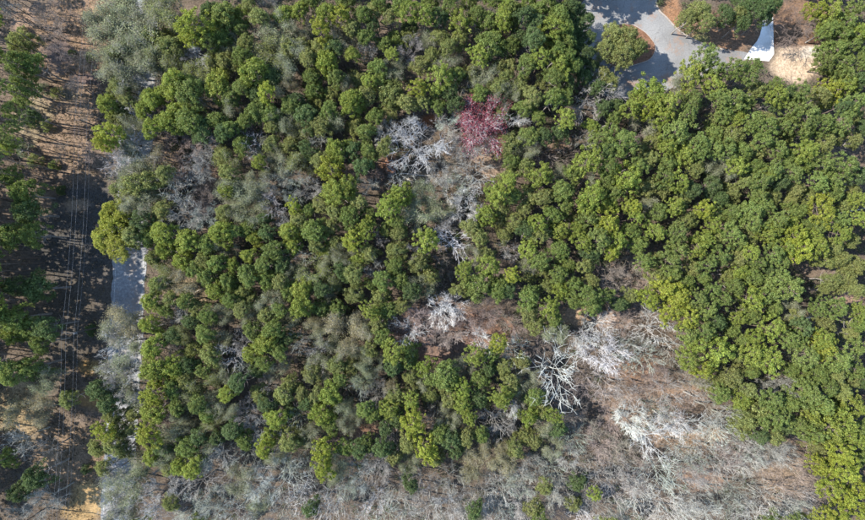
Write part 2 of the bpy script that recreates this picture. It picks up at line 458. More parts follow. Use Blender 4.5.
def skeleton(seed, height=10.0, spread=3.4, fork=.38, lev=5, upb=.25, nl=5, curl=.35):
    """bare tree: returns trunk segments and limb segments"""
    g = np.random.default_rng(seed)
    TR, LI, TIPS = [], [], []
    def grow(p, d, length, r, level, store):
        nseg = 3 if level < 3 else 2
        q = p.copy(); dd = d.copy()
        for s in range(nseg):
            dd = norm(dd + g.normal(size=3) * curl * .5 + np.array([0, 0, upb * .25]))
            q2 = q + dd * length / nseg
            r2 = r * (1 - .16)
            store.append((q, q2, r, r2)); q = q2; r = r2
            if level >= 2 and level < lev and s < nseg - 1:
                side = norm(dd + norm(g.normal(size=3)) * .9)
                grow(q, side, length * .62, r * .55, level + 1, store)
        if level >= lev:
            TIPS.append(q); return
        k = int(g.integers(2, 4)) if level > 1 else nl
        for i in range(k):
            a = g.uniform(0, 6.28) if level > 1 else 6.28 * i / k + g.normal() * .3
            if level <= 1:
                tilt = g.uniform(.55, 1.05)
                nd = np.array([math.cos(a) * math.sin(tilt), math.sin(a) * math.sin(tilt), math.cos(tilt)])
            else:
                nd = norm(dd + norm(g.normal(size=3)) * g.uniform(.45, .85) + np.array([0, 0, upb]))
            grow(q, nd, length * g.uniform(.6, .82) if level > 1 else spread * g.uniform(.42, .62), r * (.62 if level > 1 else .5), level + 1, store)
    # trunk
    q = np.zeros(3); q[2] = -.3; d = np.array([0, 0, 1.]); r = .017 * height
    for s in range(4):
        d = norm(d + g.normal(size=3) * .05 * np.array([1, 1, 0]))
        q2 = q + d * (height * fork + .3) / 4
        TR.append((q, q2, r, r * .9)); q = q2; r *= .9
    grow(q, d, spread * .35, r * .85, 1, LI)
    LI = [(a, b, max(r0, .014), max(r1, .012)) for a, b, r0, r1 in LI]
    Z = max(b[2] for _, b, _, _ in LI); R = np.percentile([math.hypot(b[0], b[1]) for _, b, _, _ in LI], 92)
    return TR, LI, np.array(TIPS), Z, R

def seg_mesh(name, S, mat, sides, sx=1, sz=1):
    k = np.array([sx, sx, sz])
    P0 = np.array([s[0] for s in S]) * k; P1 = np.array([s[1] for s in S]) * k
    V, F = tubes(P0, P1, [s[2] for s in S], [s[3] for s in S], sides)
    return mesh_np(name, V, F, mat)

PINES = [pine_crown(100 + i) for i in range(16)]
OAKS = [oak_crown(200 + i) for i in range(9)]

EVERS = [oak_crown(240 + i, per=62, lsize=.038, nclump=92 + 8 * (i % 3), big=1.12) for i in range(8)]

# bare trees: normalised to radius 1 (x, y) and height 1 would thin the twigs, so keep real size: radius 3, height 10
BARE = []
for i in range(9):
    if i < 4: TR, LI, TIPS, Z, R = skeleton(300 + i, 10, 3.6, fork=.36 + .02 * (i % 4), lev=5, upb=.12 + .05 * (i % 3), nl=4 + i % 3)
    else: TR, LI, TIPS, Z, R = skeleton(330 + i, 10, 5.2, fork=.30 + .03 * (i % 3), lev=5 if i == 4 else 4, upb=.10, nl=6 + i % 3, curl=.24)
    g = np.random.default_rng(900 + i)
    sx, sz = 3.0 / R, 10.0 / Z
    # spray of fine twigs at the tips
    n = len(TIPS); rep = 5 if i < 4 else 4
    T0 = np.repeat(TIPS, rep, 0) * np.array([sx, sx, sz])
    outd = norm(T0 - np.array([0, 0, 5.5]))
    T1 = T0 + norm(outd * .8 + g.normal(size=T0.shape) * .7) * g.uniform(.2, .75, (n * rep, 1))
    V1, F1 = tubes(np.array([s[0] for s in LI]) * [sx, sx, sz], np.array([s[1] for s in LI]) * [sx, sx, sz],
                   [max(.016, s[2] * (.5 if i < 4 else .7)) for s in LI], [max(.015, s[3] * (.5 if i < 4 else .62)) for s in LI], 3)
    V2, F2 = tubes(T0, T1, np.full(len(T0), .014), np.full(len(T0), .007), 3)
    Vb, Fb = stack([(V1, F1), (V2, F2)])
    C = T0 + g.normal(size=T0.shape) * .2
    BARE.append(dict(trunk=seg_mesh('bare_trunk', TR, M_BARK, 7, sx, sz), limbs=mesh_np('bare_branches', Vb, Fb, M_BARK),
                     tips=np.concatenate([T0, T1])))
# thin young foliage that hangs on otherwise twiggy crowns
SPARSE = []
for i in range(4):
    g = np.random.default_rng(950 + i)
    t = BARE[i]['tips']
    C = np.repeat(t, 3, 0) + g.normal(size=(len(t) * 3, 3)) * .3
    V, F = leaf_quads(C, norm(g.normal(size=C.shape) + [0, 0, .9]), g.uniform(.045, .10, len(C)), g.uniform(.5, .9, len(C)), g)
    SPARSE.append(mesh_np('young_leaves', V, F, M_LEAF))
g = np.random.default_rng(970)
t = BARE[4]['tips']
C = np.repeat(t, 5, 0) + g.normal(size=(len(t) * 5, 3)) * .2
V, F = leaf_quads(C, norm(g.normal(size=C.shape) + [0, 0, .6]), g.uniform(.04, .09, len(C)), g.uniform(.5, .9, len(C)), g)
BUDS = mesh_np('red_buds', V, F, M_BLOSSOM)

# trunks with short limbs for leafy trees: unit height, unit radius scale given in real metres at height 14
def leafy_trunk(name, seed, mat, h, r, crown0, limb):
    g = np.random.default_rng(seed)
    S = []; q = np.array([0, 0, -.35]); n = 7
    for s in range(n):
        q2 = np.array([g.normal() * .05 * s, g.normal() * .05 * s, h * (s + 1) / n])
        S.append((q, q2, r * (1 - s / n * .85), r * (1 - (s + 1) / n * .85))); q = q2
    pts = [a[1] for a in S]
    for k in range(18):
        f = crown0 + (1 - crown0) * (k + .5) / 18 * .95
        i = min(n - 1, int(f * n)); base = S[i][0] + (S[i][1] - S[i][0]) * (f * n - i)
        a = k * 2.4 + g.normal() * .3
        ln = limb * (1.05 - .75 * (f - crown0) / (1 - crown0))
        mid = base + np.array([math.cos(a), math.sin(a), .25]) * ln * .55
        end = base + np.array([math.cos(a), math.sin(a), .55]) * ln
        S.append((base, mid, r * .28, r * .2)); S.append((mid, end, r * .2, r * .08))
    return seg_mesh(name, S, mat, 6)
PTRUNK = [leafy_trunk('pine_trunk', 500 + i, M_PINEBARK, 14, .15, .66, 1.5) for i in range(4)]
OTRUNK = [leafy_trunk('oak_trunk', 520 + i, M_OAKBARK, 10, .17, .45, 2.0) for i in range(4)]

# ------------------------------------------------------------------ added shade trees and those of the photograph: x,y,r in its pixels
DATA = {
'Py': "190,18,15 188,36,9 318,28,10 340,15,9 265,92,8 417,85,8 105,132,11 99,140,9 330,170,13 294,208,7 352,240,9 610,222,11 613,252,7 512,275,7 707,208,8 835,88,12 825,208,12 805,247,12 150,395,13 145,440,10 500,343,8 650,297,9 665,290,11 680,297,12 676,312,11 690,318,10 705,370,9 820,465,9 835,470,9 850,476,11 835,490,10 850,501,11 840,513,10 862,490,8 862,513,8 845,455,10 828,517,8 325,450,11 322,470,10 415,425,12 425,450,12 650,106,11 635,205,6 800,235,9 820,8,9 262,450,8 825,345,12 100,432,9",
'Pg': "172,80,14 215,85,14 105,103,10 150,100,8 240,12,9 285,12,9 298,8,8 325,10,10 325,60,12 352,52,7 250,70,14 352,98,11 408,8,10 425,12,10 462,20,11 505,18,8 507,5,7 440,75,12 480,55,9 543,55,9 562,63,10 555,25,13 505,22,7 150,125,9 175,108,12 165,120,12 258,162,7 335,150,12 335,192,13 345,185,11 400,195,12 350,107,9 565,118,9 590,160,13 540,175,11 595,195,12 630,180,14 500,195,9 495,190,9 160,232,11 162,250,9 180,262,10 218,230,12 215,290,11 148,302,9 185,240,11 253,238,8 247,255,7 288,230,9 292,245,9 300,290,10 232,265,7 365,225,7 358,260,8 367,230,8 388,208,12 425,240,11 325,250,7 487,215,9 465,270,8 490,265,10 530,250,9 585,242,9 620,240,10 540,222,8 560,230,8 590,205,9 630,205,7 145,325,9 150,348,11 150,370,13 170,370,10 248,355,8 265,345,12 300,305,12 395,352,11 425,365,8 463,390,9 475,357,9 500,395,9 550,308,9 330,395,11 275,420,10 270,440,9 322,415,12 390,410,9 462,405,8 468,417,7 150,415,12 150,458,8 190,470,10 595,495,6 655,90,14 690,75,12 715,85,10 670,101,11 665,116,10 780,94,9 835,10,13 850,85,10 683,180,9 685,152,11 670,145,9 740,168,9 658,232,9 715,225,8 705,240,8 775,230,9 805,150,10 770,175,8 860,218,8 860,200,7 815,237,8 843,233,8 770,235,10 700,247,10 755,300,11 740,318,7 775,330,10 757,338,7 753,253,7 820,245,10 860,313,8 700,345,10 720,352,15 690,360,9 757,353,10 775,360,13 858,408,12 835,430,16 845,425,13 860,441,9 825,340,9 5,146,9 8,335,9 392,54,6 225,190,8 370,310,8 810,150,8 788,246,8 560,62,9 508,182,9 640,98,8 632,105,8 850,436,10 662,98,9 637,218,6 368,82,6 225,395,8 222,395,7 553,418,7 675,207,8 505,400,8 410,403,8 175,468,8",
'Pm': "185,90,14 205,35,10 222,35,10 220,10,13 222,22,8 362,12,9 240,85,8 310,75,8 312,88,9 335,75,8 395,37,8 365,35,8 490,18,9 478,12,9 490,42,13 378,65,9 380,80,9 368,85,8 457,72,9 510,8,9 520,10,7 515,20,7 540,8,9 555,10,8 565,8,8 495,35,9 512,42,9 548,40,8 528,60,10 555,75,9 555,95,9 575,65,7 185,120,13 215,120,9 228,128,9 230,95,9 255,110,11 270,112,9 290,105,9 375,115,8 367,150,9 365,130,8 438,105,7 438,92,7 540,115,7 605,135,10 625,138,13 610,165,9 565,190,10 615,192,9 205,245,10 215,262,9 205,275,10 225,280,8 155,285,9 245,275,11 265,280,10 272,250,10 262,265,8 230,285,8 230,300,8 310,230,12 308,210,6 347,215,11 398,222,8 400,280,9 380,280,9 370,285,6 480,285,14 555,215,9 590,220,9 600,240,10 540,260,9 560,250,10 560,275,9 575,285,8 570,265,7 500,290,10 530,297,11 590,297,11 605,297,8 593,308,9 555,320,7 170,390,9 200,370,8 250,330,9 270,330,10 278,352,8 320,308,9 385,310,10 408,350,9 445,380,14 490,355,8 480,380,9 185,450,10 205,415,9 345,450,8 365,410,8 440,435,10 372,415,7 365,445,8 705,60,11 718,68,9 740,65,10 750,72,9 695,100,9 735,95,11 775,85,8 680,128,12 700,140,12 755,120,10 770,125,10 803,90,8 838,48,12 845,62,11 855,45,10 830,60,9 850,75,10 860,100,9 810,115,12 795,110,9 825,120,11 845,120,9 850,20,11 860,8,8 845,35,10 667,175,9 702,152,7 715,148,8 735,233,9 755,212,12 680,232,9 795,172,8 825,165,10 835,180,10 850,165,12 845,220,10 780,220,8 680,250,9 672,260,10 722,257,9 710,265,8 700,300,9 725,300,8 715,290,7 770,295,10 710,310,8 705,330,10 690,335,9 795,290,14 783,280,9 820,307,8 840,307,10 812,357,11 843,360,12 858,350,9 860,370,8 815,395,12 830,390,10 775,400,10 825,405,10 806,390,8 780,420,11 15,85,13 10,60,12 28,63,10 5,178,10 15,192,13 25,235,11 5,235,13 5,320,13 20,330,10 36,345,9 5,375,12 25,370,12 5,460,8 765,180,9 775,170,9 755,65,8 760,195,8 765,205,9 755,222,8 690,112,9 720,100,8 645,262,8 820,180,8 725,112,8 640,165,8 760,262,8 775,255,8 783,262,6 740,243,8 780,150,8 730,150,9 790,340,8 800,340,8 820,435,10 800,425,8 765,140,8 785,125,8 575,300,8 330,427,8",
'Pd': "208,8,10 270,75,10 295,100,8 440,15,9 372,25,7 200,130,10 222,130,9 305,112,11 352,150,9 362,165,9 137,222,11 280,265,9 340,270,9 320,290,8 410,290,9 510,290,9 285,340,8 235,385,9 305,405,8 195,440,9 357,450,9 450,440,10 105,405,10 94,393,10 560,430,8 580,485,8 310,512,8 475,512,8 410,485,8 570,30,6 568,80,8 585,75,8 545,135,8 792,93,8 775,103,7 845,105,7 720,322,9 805,330,9 790,427,8 20,212,13 30,290,13 10,286,10 40,328,11 30,480,12 14,496,10 230,432,9 215,440,7 28,115,8 605,108,8 620,305,8 715,185,9 530,40,6 255,372,7",
'Oo': "165,12,14 150,35,16 166,42,12 165,56,10 195,75,12 222,60,12 210,60,9 275,55,12 300,45,10 318,100,8 330,92,8 358,78,9 375,8,9 390,12,9 440,35,9 460,38,10 432,55,8 420,65,10 390,92,14 470,72,8 500,65,8 498,85,9 510,65,8 505,75,8 520,85,10 545,80,9 535,95,9 492,98,7 562,42,9 616,32,12 630,35,13 610,46,11 626,50,13 638,46,10 120,116,8 130,185,16 115,190,10 155,190,13 220,155,9 288,145,10 295,160,10 305,130,10 225,158,9 355,125,10 365,130,9 390,108,9 505,145,10 503,115,9 510,145,13 510,175,9 530,195,10 110,226,16 100,240,12 115,245,13 105,214,11 122,216,10 165,270,9 160,210,10 315,272,12 335,285,9 355,295,10 395,250,11 420,265,11 430,275,9 380,297,9 500,210,9 485,255,9 460,290,8 500,285,9 515,222,9 525,208,8 573,218,6 505,235,8 500,222,8 529,277,7 545,270,8 548,287,8 632,297,8 183,335,6 190,350,10 210,345,9 195,390,10 215,380,8 250,300,8 350,368,10 310,375,10 290,385,9 258,395,9 300,395,7 410,375,8 413,395,9 430,395,9 505,370,8 370,350,8 540,325,10 100,432,10 108,416,9 96,450,9 102,470,8 130,430,8 215,420,7 168,470,8 168,505,8 300,440,10 435,460,9 535,440,9 525,436,8 515,450,9 545,490,8 535,510,9 575,505,8 655,140,10 735,135,12 720,118,9 760,90,9 770,120,9 790,135,9 830,140,9 635,165,9 650,185,11 730,150,9 735,192,10 685,200,9 690,220,11 640,218,8 750,238,9 762,150,10 793,200,8 775,195,9 655,262,9 660,280,10 730,275,8 830,325,10 800,325,11 825,290,6 855,335,8 735,378,12 715,385,9 765,410,16 750,421,12 745,432,10 810,415,8 855,240,8 15,40,13 65,400,8 605,75,10 635,98,7 702,8,11 690,16,9 708,18,8 695,268,9 800,100,8 640,150,7",
'Op': "118,35,16 135,15,20 140,60,14 115,70,13 262,33,12 283,30,12 300,28,9 290,60,12 230,45,8 480,75,9 507,98,9 200,112,8 145,170,10 230,108,9 240,190,13 228,195,12 255,195,10 335,125,8 240,215,9 250,210,10 425,212,13 445,210,8 140,205,10 270,300,9 525,150,8 725,170,8 825,95,10 830,262,9 845,258,10 858,265,10 835,280,9 850,280,10 860,290,8 680,90,9 425,195,9 545,430,9 365,330,9 855,190,8 240,480,10 170,440,9 222,315,8 258,505,8 640,106,8 230,410,8 45,380,9",
'Os': "155,155,9 185,285,10 335,325,12 315,322,8 355,325,13 350,345,11 345,38,8 392,385,7 697,373,8 480,450,10 470,470,9 500,460,9 15,410,13 40,412,10 505,450,7 290,85,6 120,320,12",
'Bw': "125,152,17 195,55,10 253,142,10 412,120,9 421,150,20 515,118,12 455,238,15 140,248,8 122,345,16 125,375,15 228,355,12 655,330,16 555,370,24 597,352,17 585,336,12 125,500,13 335,495,13 360,475,11 285,480,17 500,490,12 515,410,10 630,420,14 375,505,12 650,440,14 660,470,15 640,490,14 665,505,14 690,425,12",
'Bg': "130,80,15 150,80,10 270,6,9 365,45,8 370,52,7 412,50,9 590,97,14 585,112,11 586,140,9 615,92,8 180,180,12 188,215,13 275,182,11 310,190,9 290,195,8 385,130,10 465,145,11 483,148,7 475,175,14 440,175,10 450,195,9 372,185,7 512,253,9 505,255,5 375,265,8 290,258,6 300,340,7 318,352,10 175,352,8 378,390,8 118,445,10 125,467,11 140,485,12 165,487,12 200,485,13 215,500,12 190,508,12 220,455,11 245,410,9 255,430,10 270,492,11 305,465,9 285,510,11 365,490,11 395,440,9 380,470,13 400,490,12 420,480,12 450,500,13 430,510,11 490,420,12 500,480,11 455,480,12 490,507,11 500,430,9 530,467,12 555,470,12 560,490,11 520,500,11 600,475,12 615,490,12 630,480,11 600,510,12 625,512,10 625,360,12 605,380,12 700,495,13 725,470,12 725,500,13 750,465,11 770,500,13 745,495,12 680,450,12 715,412,13 670,390,12 700,440,11 655,410,12 770,388,10 790,385,8 20,440,11 45,450,11 45,500,11 15,515,9 5,10,8 740,440,9 690,475,10 650,515,11 690,512,11 740,515,10 345,512,11 405,515,10 315,495,10 460,515,10 230,480,10 205,465,10 265,470,9 245,455,10 350,490,9 480,490,10 420,495,10 545,510,9 580,465,10 570,455,9 590,500,9 800,500,10 800,512,10",
'Bk': "185,155,17 205,200,9 530,25,8 545,150,14 570,155,9 605,270,11 630,260,12 640,275,10 425,320,14 445,335,14 465,325,13 435,345,10 415,310,10 485,320,12 440,290,10 445,270,9 500,318,10 530,345,12 515,325,10 560,392,14 600,440,15 585,425,12 570,410,12 625,450,13 620,325,11 640,320,10 245,505,10 790,470,13 815,490,13 780,490,11 765,470,10 635,135,9 800,28,15 610,400,12 640,385,13 590,390,11 640,345,10 805,465,9 735,12,11 660,375,11 680,405,10 615,420,12 610,455,10 640,455,10 545,350,10 480,300,8 820,505,8",
'Rm': "478,118,20",
'Oo2': "118,85,12 126,100,9 116,114,10 115,430,11 122,450,10 108,446,10 130,414,9 612,80,9 125,45,11 112,52,10 742,12,9",
'Op2': "115,330,12 128,352,11 118,378,11 131,395,10 125,490,12 140,472,10 120,512,10 128,150,11 140,166,10 124,180,10 138,192,10 140,125,9 135,190,9 128,68,13 112,58,12 108,20,12 150,15,12 125,10,12 132,96,10 140,40,12 118,60,10 150,60,11",
'Bg2': "140,140,10 118,165,11 132,168,10 205,175,10 195,165,9 445,222,8 430,185,9 458,182,9 245,368,8 150,150,9 130,335,11 112,375,9 135,385,10 115,335,9 118,360,12 112,392,9 112,472,9 135,506,12 114,510,10 110,490,9 125,400,8",
'Bk2': "52,30,10 56,48,10 60,66,9 76,86,9 47,10,9 82,60,8 70,16,8 66,100,8 84,110,7 60,150,8 88,150,7 30,175,9 90,20,7 765,10,14 785,12,12 750,22,9 720,8,9",
'Pd2': "587,18,8 589,35,7 587,51,8 592,65,7 578,24,8 579,42,7 578,60,8 579,8,7 538,20,9 536,36,9 522,36,8 526,12,8 571,16,8 573,48,8 574,34,7 572,5,8 728,14,9 745,20,8 747,4,8 767,5,9 758,0,8 776,2,8 767,16,7 598,86,8",  # extra trees added to shade and cover the turning circle and driveway
'Pm2': "562,12,9 566,26,9 568,40,8 570,60,8 560,48,9 562,72,8 568,56,8 566,95,8 560,30,8 345,0,9 400,0,9 450,2,9 470,0,8 495,0,8 530,0,9 380,0,8 550,0,8 310,0,8 430,0,8",
'Pg2': "146,96,9 160,95,9 140,108,8",
}
COLR = {'y': (.178, .196, .028), 'g': (.146, .174, .032), 'm': (.112, .143, .036), 'd': (.070, .099, .034),
        'o': (.150, .163, .052), 'p': (.165, .175, .095), 's': (.190, .170, .090),
        'w': (.56, .55, .53), 'k': (.36, .27, .24)}
CNAME = {'y': 'yellow-green', 'g': 'fresh green', 'm': 'mid green', 'd': 'dark green', 'o': 'olive', 'p': 'pale grey-green', 's': 'straw-coloured'}
TREES = []
for key, txt in DATA.items():
    for tok in txt.split():
        x, y, r = map(float, tok.split(','))
        if any((x - t[1]) ** 2 + (y - t[2]) ** 2 < 12 for t in TREES): continue      # one tree, read off twice
        TREES.append([key[:2], x, y, r])

def in_poly(poly, x, y):
    c = False; j = len(poly) - 1
    for i in range(len(poly)):
        (xi, yi), (xj, yj) = poly[i], poly[j]
        if (yi > y) != (yj > y) and x < (xj - xi) * (y - yi) / (yj - yi) + xi: c = not c
        j = i
    return c
BAREZONE = [(105, 462), (165, 476), (230, 440), (260, 462), (300, 462), (330, 485), (400, 465), (450, 460), (500, 455), (520, 462), (565, 452), (570, 400),
            (540, 392), (520, 355), (470, 350), (405, 340), (405, 300), (490, 300), (540, 335), (600, 322), (628, 250), (652, 270), (640, 310), (690, 340), (695, 380),
            (735, 400), (740, 442), (800, 455), (832, 475), (826, 525), (105, 525)]
OPEN = [[(385, 105), (450, 98), (505, 140), (500, 175), (472, 200), (465, 260), (478, 300), (400, 340), (440, 290), (435, 230), (420, 200), (385, 185)],
        [(152, 138), (215, 145), (215, 215), (175, 215), (165, 180)], [(285, 335), (325, 335), (325, 360), (285, 360)], [(262, 170), (318, 170), (318, 205), (262, 205)],
        [(525, 140), (582, 140), (582, 165), (525, 165)]]
# photograph shows no large gaps: lesser trees stand between the ones read off it
fg = np.random.default_rng(8)
for yy in np.arange(4, 525, 8.0):
    for xx in np.arange(128, 868, 8.0):
        x = xx + fg.uniform(-3, 3); y = yy + fg.uniform(-3, 3)
        if x < 150 and 240 < y < 330: continue
        if x > 570 and y < 100 and x < 830: continue
        if not in_poly(BAREZONE, x, y) and any(((x - q[0]) / q[2]) ** 2 + ((y - q[1]) / q[3]) ** 2 < 1.0 for q in SOIL_SHADE if q[5] > .82): continue
        bz = in_poly(BAREZONE, x, y) or any(in_poly(q, x, y) for q in OPEN)
        lim = 1.02 if bz else (.86 if x < 460 else .95)
        if any((x - t[1]) ** 2 + (y - t[2]) ** 2 < (t[3] * lim + 4.5) ** 2 for t in TREES): continue
        if bz:
            TREES.append([('Bg', 'Bw', 'Bk', 'Bw', 'Bg', 'Bw', 'Bg')[int(fg.integers(7))], x, y, fg.uniform(9, 13)])
        else:
            TREES.append([(('Ym', 'Yo', 'Op', 'Yd', 'Op', 'Yo', 'Bg', 'Bk') if 150 < x < 480 else ('Ym', 'Yo', 'Ym', 'Yd', 'Op', 'Yo', 'Ym', 'Yg'))[int(fg.integers(8))], x, y, fg.uniform(7, 9.5)])
for t in TREES:
    if t[0] == 'Op' and t[1] > 800: t[0] = 'Oo'
    if t[0] in ('Pm', 'Pd') and t[1] < 590 or t[0] == 'Pg' and t[1] < 360 or t[0] == 'Pd' and t[1] < 800: t[0] = 'E' + t[0][1]

# trunks seen standing along the power-line cut: base positions, tall pines whose crowns reach past the left edge
ROW = [(35, 25, 20), (52, 101, 19), (69, 114, 19), (52, 139, 20), (66, 129, 15), (43, 141, 21), (69, 156, 18), (67, 173, 19), (40, 97, 20),
       (47, 62, 19), (44, 77, 21), (60, 104, 17), (46, 12, 20), (48, 190, 20), (40, 222, 21), (46, 252, 20), (42, 305, 20), (48, 350, 19),
       (44, 440, 20), (36, 472, 20), (46, 508, 19), (46, 240, 20), (44, 263, 21), (50, 275, 20), (40, 285, 21), (53, 296, 19), (38, 205, 20), (58, 45, 18), (62, 85, 17), (38, 120, 20), (72, 146, 16), (60, 165, 18)]

rg = np.random.default_rng(91)
for y_ in np.linspace(6, 182, 22): ROW.append((float(rg.uniform(18, 64)), float(y_ + rg.uniform(-3, 3)), float(rg.uniform(16, 21))))

LAND = [('the red-budded tree', 478, 118), ('the planted turning-circle island', 628, 46), ('the white driveway', 762, 48),
        ('the sandy yard', 798, 60), ('the blue-shaded road patch', 130, 288), ('the big white forked bare tree', 555, 370),
        ('the star-shaped bare tree', 455, 238), ('the spreading white bare tree', 421, 150), ('the small sandy clearing', 420, 33),
        ('the brightest yellow round pine', 707, 208), ('the grey bare tree by the asphalt', 590, 97),
        ('the pinkish brush patch', 445, 330), ('the largest round pine', 720, 352), ('the tan earth opening', 577, 316),
        ('the grey ring-shaped bare crown', 512, 253), ('the broad straw-coloured oak', 355, 325), ('the white bare roadside tree', 125, 152),
        ('the top left corner', 0, 0), ('the bottom right corner', 865, 520), ('the bottom left corner', 0, 520), ('the middle of the bottom edge', 400, 520),
        ('the middle of the right edge', 865, 290), ('the tall bright pine grove', 335, 172), ('the middle of the top edge', 300, 0), ('the pinkish roadside brush', 185, 155)]
DIRS = ['right of', 'upper right of', 'above', 'upper left of', 'left of', 'lower left of', 'below', 'lower right of']
ORD = ['', 'second ', 'third ', 'fourth ', 'fifth ', 'sixth ', 'seventh ', 'eighth ', 'ninth ', 'tenth ', 'eleventh ', 'twelfth ', 'thirteenth ', 'fourteenth ', 'fifteenth ', 'sixteenth ', 'seventeenth ', 'eighteenth ', 'nineteenth ', 'twentieth '] + ['twenty-' + q + ' ' for q in 'first second third fourth fifth sixth seventh eighth ninth'.split()] + ['thirtieth '] + ['thirty-' + q + ' ' for q in 'first second third fourth fifth sixth seventh eighth ninth'.split()] + ['fortieth '] + ['forty-' + q + ' ' for q in 'first second third fourth fifth sixth seventh eighth ninth'.split()] + ['fiftieth '] + ['fifty-' + q + ' ' for q in 'first second third fourth fifth sixth seventh eighth ninth'.split()]
SPECIAL = {(478, 118): 'red-budded maple with bare grey limbs in the upper middle of the wood',
           (555, 370): 'biggest white bare tree with forked limbs fanning over the tan brush',
           (455, 238): 'star-shaped white bare tree standing alone between green crowns left of centre',
           (421, 150): 'broad spreading white bare tree beside dark ground left of the red-budded tree',
           (707, 208): 'brightest small round yellow-green pine in the right-hand wood',
           (720, 352): 'largest rounded fresh green pine beside the pale bare slope at right',
           (512, 253): 'grey bare tree with ring-shaped crown among green pines',
           (590, 97): 'dense grey bare tree just below left of the asphalt turning circle',
           (125, 152): 'white bare tree leaning over the road at the left',
           (355, 325): 'broad straw-coloured oak in the lower left middle of the wood',
           (110, 226): 'broad olive oak overhanging the power-line cut above the shaded road'}

def descr(key, r):
    if key == 'Bw': kind = 'white bare tree'
    elif key == 'Bg': kind = 'grey bare tree'
    elif key == 'Bk': kind = 'pinkish-brown twiggy bare tree'
    elif key == 'Rm': kind = 'red-budded maple'
    else: kind = CNAME[key[1]] + {'P': ' pine', 'O': ' oak', 'E': ' evergreen', 'Y': ' young tree'}[key[0]]
    size = 'small ' if r < 9 else ('large ' if r > 12 else '')
    return size + kind
buckets = {}
labels = {}
for i, (key, x, y, r) in enumerate(TREES):
    if (int(x), int(y)) in SPECIAL:
        labels[i] = SPECIAL[(int(x), int(y))]; continue
    best = min(LAND, key=lambda l: (l[1] - x) ** 2 + (l[2] - y) ** 2)
    a = math.atan2(-(y - best[2]), x - best[1])
    dr = DIRS[int(round(a / (math.pi / 4))) % 8]
    buckets.setdefault((descr(key, r), dr, best[0]), []).append((math.hypot(x - best[1], y - best[2]), i))
for (ds, dr, ln), lst in buckets.items():
    lst.sort()
    for k, (d, i) in enumerate(lst):
        if len(lst) == 1: labels[i] = f'{ds} {dr} {ln}'
        else: labels[i] = f'{ds} {dr} {ln}, {ORD[k]}nearest'

GROUPS = {'P': 'pine trees in the wood', 'O': 'oak trees in the wood', 'B': 'bare trees in the wood', 'E': 'evergreen trees in the wood', 'Y': 'young trees between the larger crowns'}
def jitter_col(c, g, a=.14):
    v = 1 + g.uniform(-a, a)
    return tuple(float(max(0, ch * v * (1 + g.uniform(-.03, .03)))) for ch in c) + (1.0,)

tg = np.random.default_rng(5)
def put_leafy(kind, px, py, r, col, h=None, base=None, sparse=False, name=None):
    """px,py mark the crown's middle as seen from the air; base overrides with a ground point"""
    g = tg
    if h is None:
        h = {'P': 11.5 + .28 * r, 'O': 8.0 + .22 * r, 'E': 8.8 + .34 * r}[kind] + g.uniform(-1.1, 1.1)
        if 525 < px < 577 and py < 105: h += (0.0, 1.0, 2.5, 4.0)[int(g.integers(4))]
        if px > 805 and py < 100: h = 8.5
        if 385 < px < 412 and 18 < py < 48: h = 7.5
        if px > 722 and px < 752 and py < 35: h = 10.0
    zc = h - (1.6 if kind == 'P' else .9)
    R = r * (CAM_H - zc) / F_PX * 1.27
    if base is None: X, Y = at(px, py, zc)
    else: X, Y = at(*base, 0)
    zg = float(ground_h(np.array([X]), np.array([Y]))[0])
    e = empty(name or {'P': 'pine_tree', 'O': 'oak_tree', 'E': 'evergreen_tree'}[kind], (X, Y, zg))
    rz = g.uniform(0, 6.28)
    tm = (PTRUNK if kind == 'P' else OTRUNK)[int(g.integers(4))]
    t = link_mesh('trunk', tm, e); H0 = 14 if kind == 'P' else 10
    t.scale = (max(.55, R / 2.3),) * 2 + ((h - .5 * R * .2) / H0 * .97,); t.rotation_euler = (0, 0, rz)
    cl = {'P': PINES, 'O': OAKS, 'E': EVERS}[kind]; cm = cl[int(g.integers(len(cl)))]
    c = link_mesh('crown', cm, e); c.location = (0, 0, h)
    sz = R * (g.uniform(.95, 1.25) if kind == 'P' else g.uniform(1.2, 1.6))
    ax = g.uniform(.86, 1.16); c.scale = (R * ax, R / ax, sz); c.rotation_euler = (g.normal() * .07, g.normal() * .07, rz)
    c.color = jitter_col(col, g)
    return e

def put_bare(px, py, r, col, kind, h=None, k=None, leaves=None):
    g = tg
    if h is None: h = {'k': 6.5, 'w': 10.5, 'g': 10.0}[kind] + .1 * r + g.uniform(-1, 1)
    zc = h * .72
    R = r * (CAM_H - zc) / F_PX * 1.42
    X, Y = at(px, py, zc)
    zg = float(ground_h(np.array([X]), np.array([Y]))[0])
    e = empty('bare_tree' if kind != 'r' else 'maple_tree', (X, Y, zg))
    if k is None: k = int(g.integers(9))
    rz = g.uniform(0, 6.28)
    for nm, me in (('trunk', BARE[k]['trunk']), ('branches', BARE[k]['limbs'])):
        o = link_mesh(nm, me, e); o.scale = (R / 3, R / 3, h / 10); o.rotation_euler = (0, 0, rz); o.color = col
    if leaves:
        o = link_mesh(leaves[0], leaves[1], e); o.scale = (R / 3, R / 3, h / 10); o.rotation_euler = (0, 0, rz); o.color = leaves[2]
    return e

